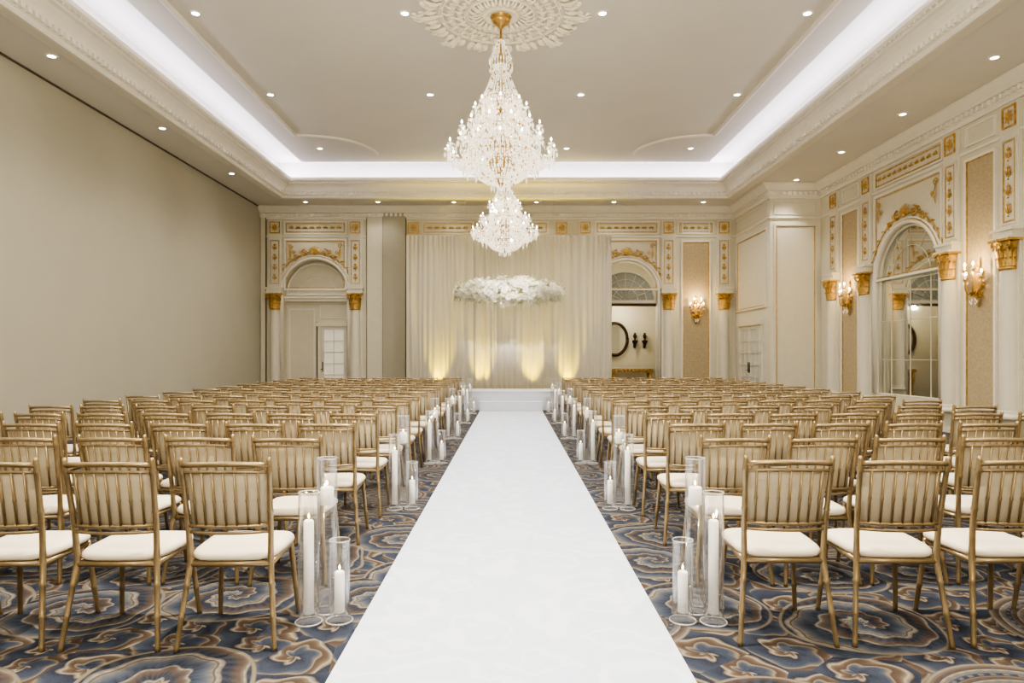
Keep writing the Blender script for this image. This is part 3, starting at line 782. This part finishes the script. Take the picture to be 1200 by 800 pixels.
# ---- sconces
def make_sconce():
    parts=[]
    root=link('wall_sconce',None,(0,0,0),category='wall sconce',label='gilded multi-arm candle sconce with crystal drops on wallpaper panel',group='gilded wall sconces')
    mb=MB(); mb.ball((0,-.04,0),.10,0,(.7,.35,2.0),12,8); mb.ball((0,-.04,.22),.05,0,(.9,.6,1.3)); mb.ball((0,-.04,-.24),.04,0,(.8,.6,1.6))
    for k in range(8): leaf(mb,0,0,k*pi/4+pi/8,.20,.035,-.03,.03)
    leaf(mb,0,.22,pi/2,.22,.05); leaf(mb,0,-.22,-pi/2,.22,.04)
    for s_ in (-1,1): mb.tube(spiral(s_*.09,.16,.07,1.3,s_,0,14,-.05),.012,6); mb.tube(spiral(s_*.08,-.2,.06,1.3,-s_,0,14,-.05),.012,6)
    parts.append(link('backplate',mb.mesh('backplate',['gold']),parent=root))
    A=MB(); C=MB(); bl=[]
    for (sx,dy,zz) in ((-.20,-.12,.08),(.20,-.12,.08),(0,-.26,.04),(-.11,-.2,.22),(.11,-.2,.22)):
        P=[(0,-.06,-.12),(sx*.5,-.06+dy*.6,-.20),(sx*.9,dy,-.12),(sx,dy,0),(sx,dy,zz)]
        A.tube(P,.014,6); A.lathe([(0,-.04),(.02,-.03),(.03,-.01),(.045,.01),(.03,.015),(0,.015)],8,0,(sx,dy,zz))
        A.tube(spiral(sx*.6,-.2,.05,1.2,1,0,10,dy*.6),.010,5)
        bl.append((sx,dy,zz+.01))
        for j in range(4): C.octa((sx+.04*cos(j*1.57),dy+.04*sin(j*1.57),zz-.06),.008,.03)
    for k in range(6): C.octa((.05*cos(k),-.12+.05*sin(k),-.30-.03*(k%3)),.010,.04)
    parts.append(link('arms',A.mesh('arms',['gold']),parent=root))
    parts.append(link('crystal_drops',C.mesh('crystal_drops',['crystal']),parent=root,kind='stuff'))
    b=MB(); b.lathe([(.011,0),(.011,.07)],8,0); b.lathe([(.010,.07),(.018,.085),(.016,.105),(0,.135)],8,1); me=b.mesh('candle_bulb',['candle','bulb'])
    for p in bl: parts.append(link('candle_bulb',me,p,parent=root))
    return root,parts
sr,sp_=make_sconce(); sr.location=(5.68,YB-.014,2.85)
copyset(sr,sp_,(XR-.014,16.6,2.85),Rz); copyset(sr,sp_,(XR-.014,12.0,2.72),Rz)
SW=(1,.72,.36)
pt((5.68,YB-.34,3.2),9,SW,.02); pt((XR-.34,16.6,3.2),9,SW,.02); pt((XR-.34,12,3.07),9,SW,.02)

# ---- aisle runner and stage
mb=MB(); mb.box(-.81,.81,-.5,17.6,.001,.008); link('aisle_runner',mb.mesh('aisle_runner',['runner']),category='aisle runner',label='long white fabric aisle runner on the carpet')
root=link('stage',None,(0,17.9,0),category='stage',label='low white cloth-covered platform with a front step')
mb=MB(); mb.box(-1.25,1.25,.15,1.62,0,.48); mb.box(-1.27,1.27,.13,1.64,.48,.50); link('platform',mb.mesh('platform',['stage']),parent=root)
mb=MB(); mb.box(-.82,.82,-.28,.13,0,.23); mb.box(-.83,.83,-.29,.13,.23,.245); link('step',mb.mesh('step',['stage']),parent=root)

# ---- drape
def drape(x0,x1,y,z0,z1,seed,amp):
    rnd=random.Random(seed); mb=MB(); nx=int((x1-x0)*60); nz=16; vs=[];fs=[]
    ph=[rnd.random()*6 for _ in range(6)]
    for j in range(nz+1):
        t=j/nz; z=z0+(z1-z0)*t
        for i in range(nx+1):
            x=x0+(x1-x0)*i/nx
            u=x+.10*sin(2.1*x+ph[0])+.05*sin(5.3*x+ph[4])+.015*sin(1.5*t*3+5*x)
            top=max(0,(t-.8)/.2)
            w1=amp*(1-.6*top)*sin(17*u+ph[1])*(.55+.45*sin(1.9*u+ph[2]))
            w2=amp*(.25+.35*top)*sin(41*u+ph[3]+.6*t)
            w3=amp*.5*sin(7.3*u+ph[5]+.5*t)
            vs.append((x,y+w1+w2+w3,z))
    for j in range(nz):
        for i in range(nx): a=j*(nx+1)+i; fs.append((a,a+1,a+nx+2,a+nx+1))
    mb.add(vs,fs,0,True); return mb
root=link('drape_stand',None,(0,20.2,0),category='drape stand',label='slim metal pipe frame holding the ivory drapes')
mb=MB(); mb.tube([(-3.08,0,4.93),(2.96,0,4.93)],.022,8); link('crossbar',mb.mesh('crossbar',['wire']),parent=root)
mb=MB(); mb.tube([(0,0,0.0),(0,0,4.93)],.02,8); mb.box(-.2,.2,-.03,.2,0,.012); pm=mb.mesh('upright',['wire'])
for x in (-3.0,0,2.9): link('upright',pm,(x,0,0),parent=root)
for k,(a,b,yy) in enumerate(((-3.07,-1.1,20.0),(-1.12,.72,20.03),(.7,2.95,20.0))):
    mb=drape(a,b,yy,.02,4.95,k,.055)
    link('backdrop_drape',mb.mesh('backdrop_drape',['drape']),category='drape',label='tall pleated sheer ivory drape behind the stage',group='pleated backdrop drapes')
for x in (-2.1,-.85,.6,1.65):
    root=link('uplight',None,(x,19.74,0.0),category='uplight',label='small black floor uplight glowing amber',group='amber uplights')
    mb=MB(); mb.box(-.05,.05,-.05,.05,0,.03); mb.lathe([(.04,.03),(.045,.16),(.04,.16)],14,0); link('housing',mb.mesh('housing',['black']),parent=root)
    mb=MB(); mb.add([(.04*cos(2*pi*k/14),.04*sin(2*pi*k/14),.155) for k in range(14)],[tuple(range(14))]); link('lens',mb.mesh('lens',['uplens']),parent=root)
    spot((x,19.79,.20),270,48,(1,.74,.0),(math.radians(176),0,0),.9,.03)

# ---- flower cloud
root=link('hanging_floral_cloud',None,(-.05,18.8,3.25),category='flower arrangement',label='suspended cloud of white roses and orchids over the stage')
rnd=random.Random(3)
fl=MB(); lf=MB()
def blossom(mb,c,r,nrm):
    z=Vector(nrm).normalized(); x=z.orthogonal().normalized(); y=z.cross(x); c=Vector(c)
    for ring_,(rr,h,w,n) in enumerate(((1.0,.15,.55,6),(.7,.35,.45,5),(.38,.5,.3,4))):
        for k in range(n):
            a=2*pi*k/n+ring_*.5+rnd.random()*.3
            d=x*cos(a)+y*sin(a); t=z.cross(d)
            vs=[c, c+d*rr*r*.55+t*w*r*.8+z*h*r*.5, c+d*rr*r+t*w*r*.4+z*h*r, c+d*rr*r-t*w*r*.4+z*h*r, c+d*rr*r*.55-t*w*r*.8+z*h*r*.5]
            mb.add(vs,[(0,1,2,3,4)],0,True)
def prof(t): return (max(0,1-abs(t)**3))**.5
for k in range(620):
    t=rnd.uniform(-1,1); x=t*1.48
    a=rnd.uniform(0,2*pi); p=prof(t)
    lump=1+.12*sin(6.3*t+1)+.12*sin(14*t+2*a)
    H=.29*p*lump; W=.34*p
    q_=rnd.uniform(.72,1.15)
    z=H*sin(a)*q_; y=W*cos(a)*q_
    z-=.07*abs(t)**2.2
    blossom(fl,(x,y,z),rnd.uniform(.06,.11),(t*.8*abs(t)+rnd.uniform(-.4,.4),cos(a)-.4,sin(a)+.2))
for k in range(200):
    t=rnd.uniform(-1,1); t=(abs(t)**.6)*(1 if t>0 else -1); x=t*1.53+rnd.uniform(-.05,.05)
    a=rnd.uniform(0,2*pi)
    blossom(fl,(x,rnd.uniform(-.25,.18),-.05*abs(t)+.40*sin(a)*(1.15-abs(t)*.6)),rnd.uniform(.03,.055),(t,rnd.uniform(-.8,.2),rnd.uniform(-.6,.6)))
for k in range(300):
    t=rnd.uniform(-1,1); x=t*1.5; a=rnd.uniform(0,2*pi); pp_=prof(t)*1.0
    p=Vector((x,.32*cos(a)*pp_,.30*sin(a)*pp_-.07*t*t)); d=Vector((rnd.uniform(-.6,.6)+t*.7*abs(t),cos(a),sin(a))).normalized()
    s_=d.orthogonal().normalized(); L=rnd.uniform(.10,.20)
    lf.add([p,p+d*L*.5+s_*.016,p+d*L,p+d*L*.5-s_*.016],[(0,1,2,3)])
link('blossoms',fl.mesh('blossoms',['flower']),parent=root,kind='stuff')
link('foliage',lf.mesh('foliage',['leaf']),parent=root,kind='stuff')
mb=MB(); mb.tube([(-1.4,0,-.08),(1.4,0,-.08)],.03,8); link('core_frame',mb.mesh('core_frame',['leaf']),parent=root)
mb=MB(); mb.tube([(0,0,0),(0,0,ZC-3.25)],.0025,4); wm=mb.mesh('wire',['wire'])
for x in (-1.2,1.2): link('wire',wm,(x,-.05,0.0),parent=root)

# ---- candle vases
def vase_parts(h,ch,tall):
    g=MB(); r=.055
    g.lathe([(0,.0),(.07,.0),(.07,.014),(.03,.022),(.03,.03),(r,.035),(r,h),(r-.003,h),(r-.003,.05),(0,.05)],24)
    g.tube([(r*cos(2*pi*k/24),r*sin(2*pi*k/24),h) for k in range(25)],.003,4,1)
    g.tube([(.07*cos(2*pi*k/24),.07*sin(2*pi*k/24),.008) for k in range(25)],.005,5,1)
    gm=g.mesh('glass_cylinder',['glass','rim'])
    c=MB()
    zb=.052 if not tall else h-.26
    r2=.027 if not tall else .037
    c.lathe([(0,0),(r2,0),(r2,ch-.008),(r2-.006,ch),(.006,ch-.006),(0,ch-.006)],18); c.tube([(0,0,ch-.006),(0.002,0,ch+.014)],.0015,4)
    cm=c.mesh('candle',['candle'])
    f=MB(); f.lathe([(0,0),(.004,.005),(.0055,.012),(.003,.021),(0,.029)],8); fm=f.mesh('flame',['flame'])
    w=MB(); w.lathe([(r-.006,zb+.02),(0,zb+.02)],20); wm=w.mesh('water',['water']) if tall else None
    return gm,cm,fm,wm,zb,ch
kinds={'tall':vase_parts(.86,.10,True),'medium':vase_parts(.70,.50,False),'short':vase_parts(.44,.22,False)}
lab={'tall':'tall clear glass cylinder with floating lit candle beside runner','medium':'clear glass cylinder holding a tall white pillar candle','short':'short clear glass cylinder with white pillar candle'}
def vase(kind,x,y):
    gm,cm,fm,wm,zb,ch=kinds[kind]
    r_=link('candle_holder',None,(x,y,0.0),0,category='candle holder',label=lab[kind],group='glass candle cylinders along the aisle')
    link('glass_cylinder',gm,parent=r_)
    c=link('candle',cm,(0,0,zb),parent=r_); link('flame',fm,(0,0,ch+.008),parent=c)
    if wm: link('water_surface',wm,parent=r_)
for k,y in enumerate((3.72,6.42,9.12,11.82,14.5,16.9)):
    for s_ in (-1,1):
        vase('tall',s_*1.03,y+.10); vase('medium',s_*1.085,y-.06); vase('short',s_*.925,y-.04)

# ---- chairs
def posty(z): 
    if z<.42: return -.26+(.07)*(z/.42)
    if z<.6: return -.19-.015*(z-.42)/.18
    return -.205-.06*(z-.6)/.32
def postx(z):
    if z<.42: return .235-.04*(z/.42)
    return .195+.015*(z-.42)/.5
def chair_meshes(seg,detail):
    BC=.04
    def rear(mb,s_):
        zs=[0,.02,.15,.16,.17,.30,.31,.32,.42,.5,.58,.66,.67,.68,.78,.86,.87,.88,.925,.94] if detail else [0,.42,.6,.93]
        rr=[.014,.0125,.0135,.017,.0135,.014,.018,.014,.016,.015,.0145,.014,.017,.014,.0135,.0135,.017,.014,.0135,.008] if detail else [.013,.015,.014,.012]
        mb.tube([(s_*postx(z),posty(z),z) for z in zs],rr,seg)
    def front(mb,s_):
        zs=[0,.02,.14,.15,.16,.30,.31,.32,.42] if detail else [0,.42]
        rr=[.014,.0125,.0135,.017,.0135,.014,.018,.015,.016] if detail else [.013,.016]
        mb.tube([(s_*(.215-.03*z/.42),.235-.05*z/.42,z) for z in zs],rr,seg)
    def ap(mb):
        pts=[(-.195,-.19,.405),(-.185,.185,.405),(.185,.185,.405),(.195,-.19,.405)]
        for i in range(4): mb.tube([pts[i],pts[(i+1)%4]],.016,seg)
    def back(mb):
        n=9 if detail else 5
        def rail(z,r_,arch=0):
            w=postx(z); mb.tube([(w*(2*k/(n-1)-1),posty(z)-BC*(1-(2*k/(n-1)-1)**2),z+arch*(1-(2*k/(n-1)-1)**2)) for k in range(n)],r_,seg)
        rail(.902,.0135,.010); rail(.866,.0085,.008); rail(.60,.0105)
        if detail: rail(.568,.0085)
        for k in range(7):
            u=-.76+1.52*k/6; b=-BC*(1-u*u)
            zs=[.60,.72,.73,.74,.868] if detail else [.60,.868]
            mb.tube([(postx(z)*u,posty(z)+b-.002,z) for z in zs],[.006,.006,.009,.006,.006] if detail else .006,seg if detail else 4)
    def pad(mb):
        n=8; vs=[];fs=[]
        for j,z in enumerate((.585,.59,.865,.87)):
            for i in range(n+1):
                u=-.93+1.86*i/n
                b=-(BC-.002)*(1-u*u)
                for off in ((.018,.036) if j in (1,2) else (.024,.030)): vs.append((postx(z)*u,posty(z)+b+off,z))
        W=(n+1)*2
        for j in range(3):
            for i in range(n):
                a=j*W+i*2
                fs.append((a,a+2,a+W+2,a+W)); fs.append((a+1,a+W+1,a+W+3,a+3))
            a=j*W; fs.append((a,a+W,a+W+1,a+1)); a=j*W+n*2; fs.append((a,a+1,a+W+1,a+W))
        mb.add(vs,fs,0,True)
    def seat(mb):
        n=28 if detail else 16; vs=[];fs=[]
        lay=[(.93,.42),(.99,.424),(1.03,.436),(1.02,.452),(.96,.465),(.8,.472),(.4,.477),(.0,.478)]
        if not detail: lay=[(.95,.42),(1.03,.436),(.96,.465),(.6,.475),(0,.478)]
        for (s_,z) in lay:
            for k in range(n):
                a=2*pi*k/n; c,d=cos(a),sin(a); e=.45
                x=abs(c)**e*(1 if c>0 else -1); y=abs(d)**e*(1 if d>0 else -1)
                wx=.212+.008*y
                vs.append((x*wx*s_,y*.215*s_+.01,z))
        for j in range(len(lay)-1):
            for k in range(n): k2=(k+1)%n; fs.append((j*n+k,j*n+k2,(j+1)*n+k2,(j+1)*n+k))
        mb.add(vs,fs,0,True)
    return rear,front,ap,back,pad,seat
rear,front,ap,back,pad,seat=chair_meshes(8,True)
CM={}
for nm,fn,mat in (('seat',seat,'cushion'),('back_pad',pad,'backpad'),('backrest',back,'chairgold'),('seat_frame',ap,'chairgold')):
    mb=MB(); fn(mb); CM[nm]=mb.mesh(nm,[mat])
legs=[]
for fn in (rear,front):
    for s_ in (-1,1): mb=MB(); fn(mb,s_); legs.append(mb.mesh('leg',['chairgold']))
rear,front,ap,back,pad,seat=chair_meshes(5,False)
far=MB()
for fn,mi in ((seat,1),(pad,2),(back,0),(ap,0)):
    t=MB(); fn(t); far.add(t.v,t.f,mi,True)
for fn in (rear,front):
    for s_ in (-1,1): t=MB(); fn(t,s_); far.add(t.v,t.f,0,True)
farm=far.mesh('chair',['chairgold','cushion','backpad'])
chair0=link('banquet_chair',None,(0,0,0))
cparts=[link(n,me,parent=chair0) for n,me in CM.items()]+[link('leg',me,parent=chair0) for me in legs]
rnd=random.Random(11); first=True
LAB='gold bamboo-style banquet chair with ivory cushion, tan back'
for row in range(15):
    yy=3.62+.9*row
    for s_ in (-1,1):
        for c in range(7):
            x=s_*(1.39+.555*c)+rnd.uniform(-.015,.015); y=yy+rnd.uniform(-.02,.02)-(.06 if (s_<0 and row==0) else 0)
            rz=rnd.uniform(-.04,.04)
            lb='gold banquet chair with ivory cushion beside the aisle candles' if c==0 else LAB
            kw=dict(category='chair',label=lb,group='gold banquet chairs in rows')
            if row<6:
                if first:
                    chair0.location=(x,y,0); chair0.rotation_euler=(0,0,rz)
                    for k_,v_ in kw.items(): chair0[k_]=v_
                    first=False
                else: copyset(chair0,cparts,(x,y,0),rz,**kw)
            else: link('banquet_chair',farm,(x,y,0),rz,**kw)

# ---- world, camera, view
w=bpy.data.worlds.new('World'); S.world=w; w.use_nodes=True
w.node_tree.nodes['Background'].inputs[0].default_value=(.9,.85,.8,1); w.node_tree.nodes['Background'].inputs[1].default_value=.3
cam=bpy.data.cameras.new('Camera'); co=bpy.data.objects.new('Camera',cam); COL.objects.link(co)
co.location=(0,0,1.43); co.rotation_euler=(pi/2,0,0); cam.lens=24; cam.sensor_width=36; cam.shift_y=17/1200; cam.shift_x=1/1200
cam.clip_start=.05
S.camera=co
S.view_settings.view_transform='AgX'
try: S.view_settings.look='AgX - High Contrast'
except Exception: pass
S.view_settings.exposure=0.78
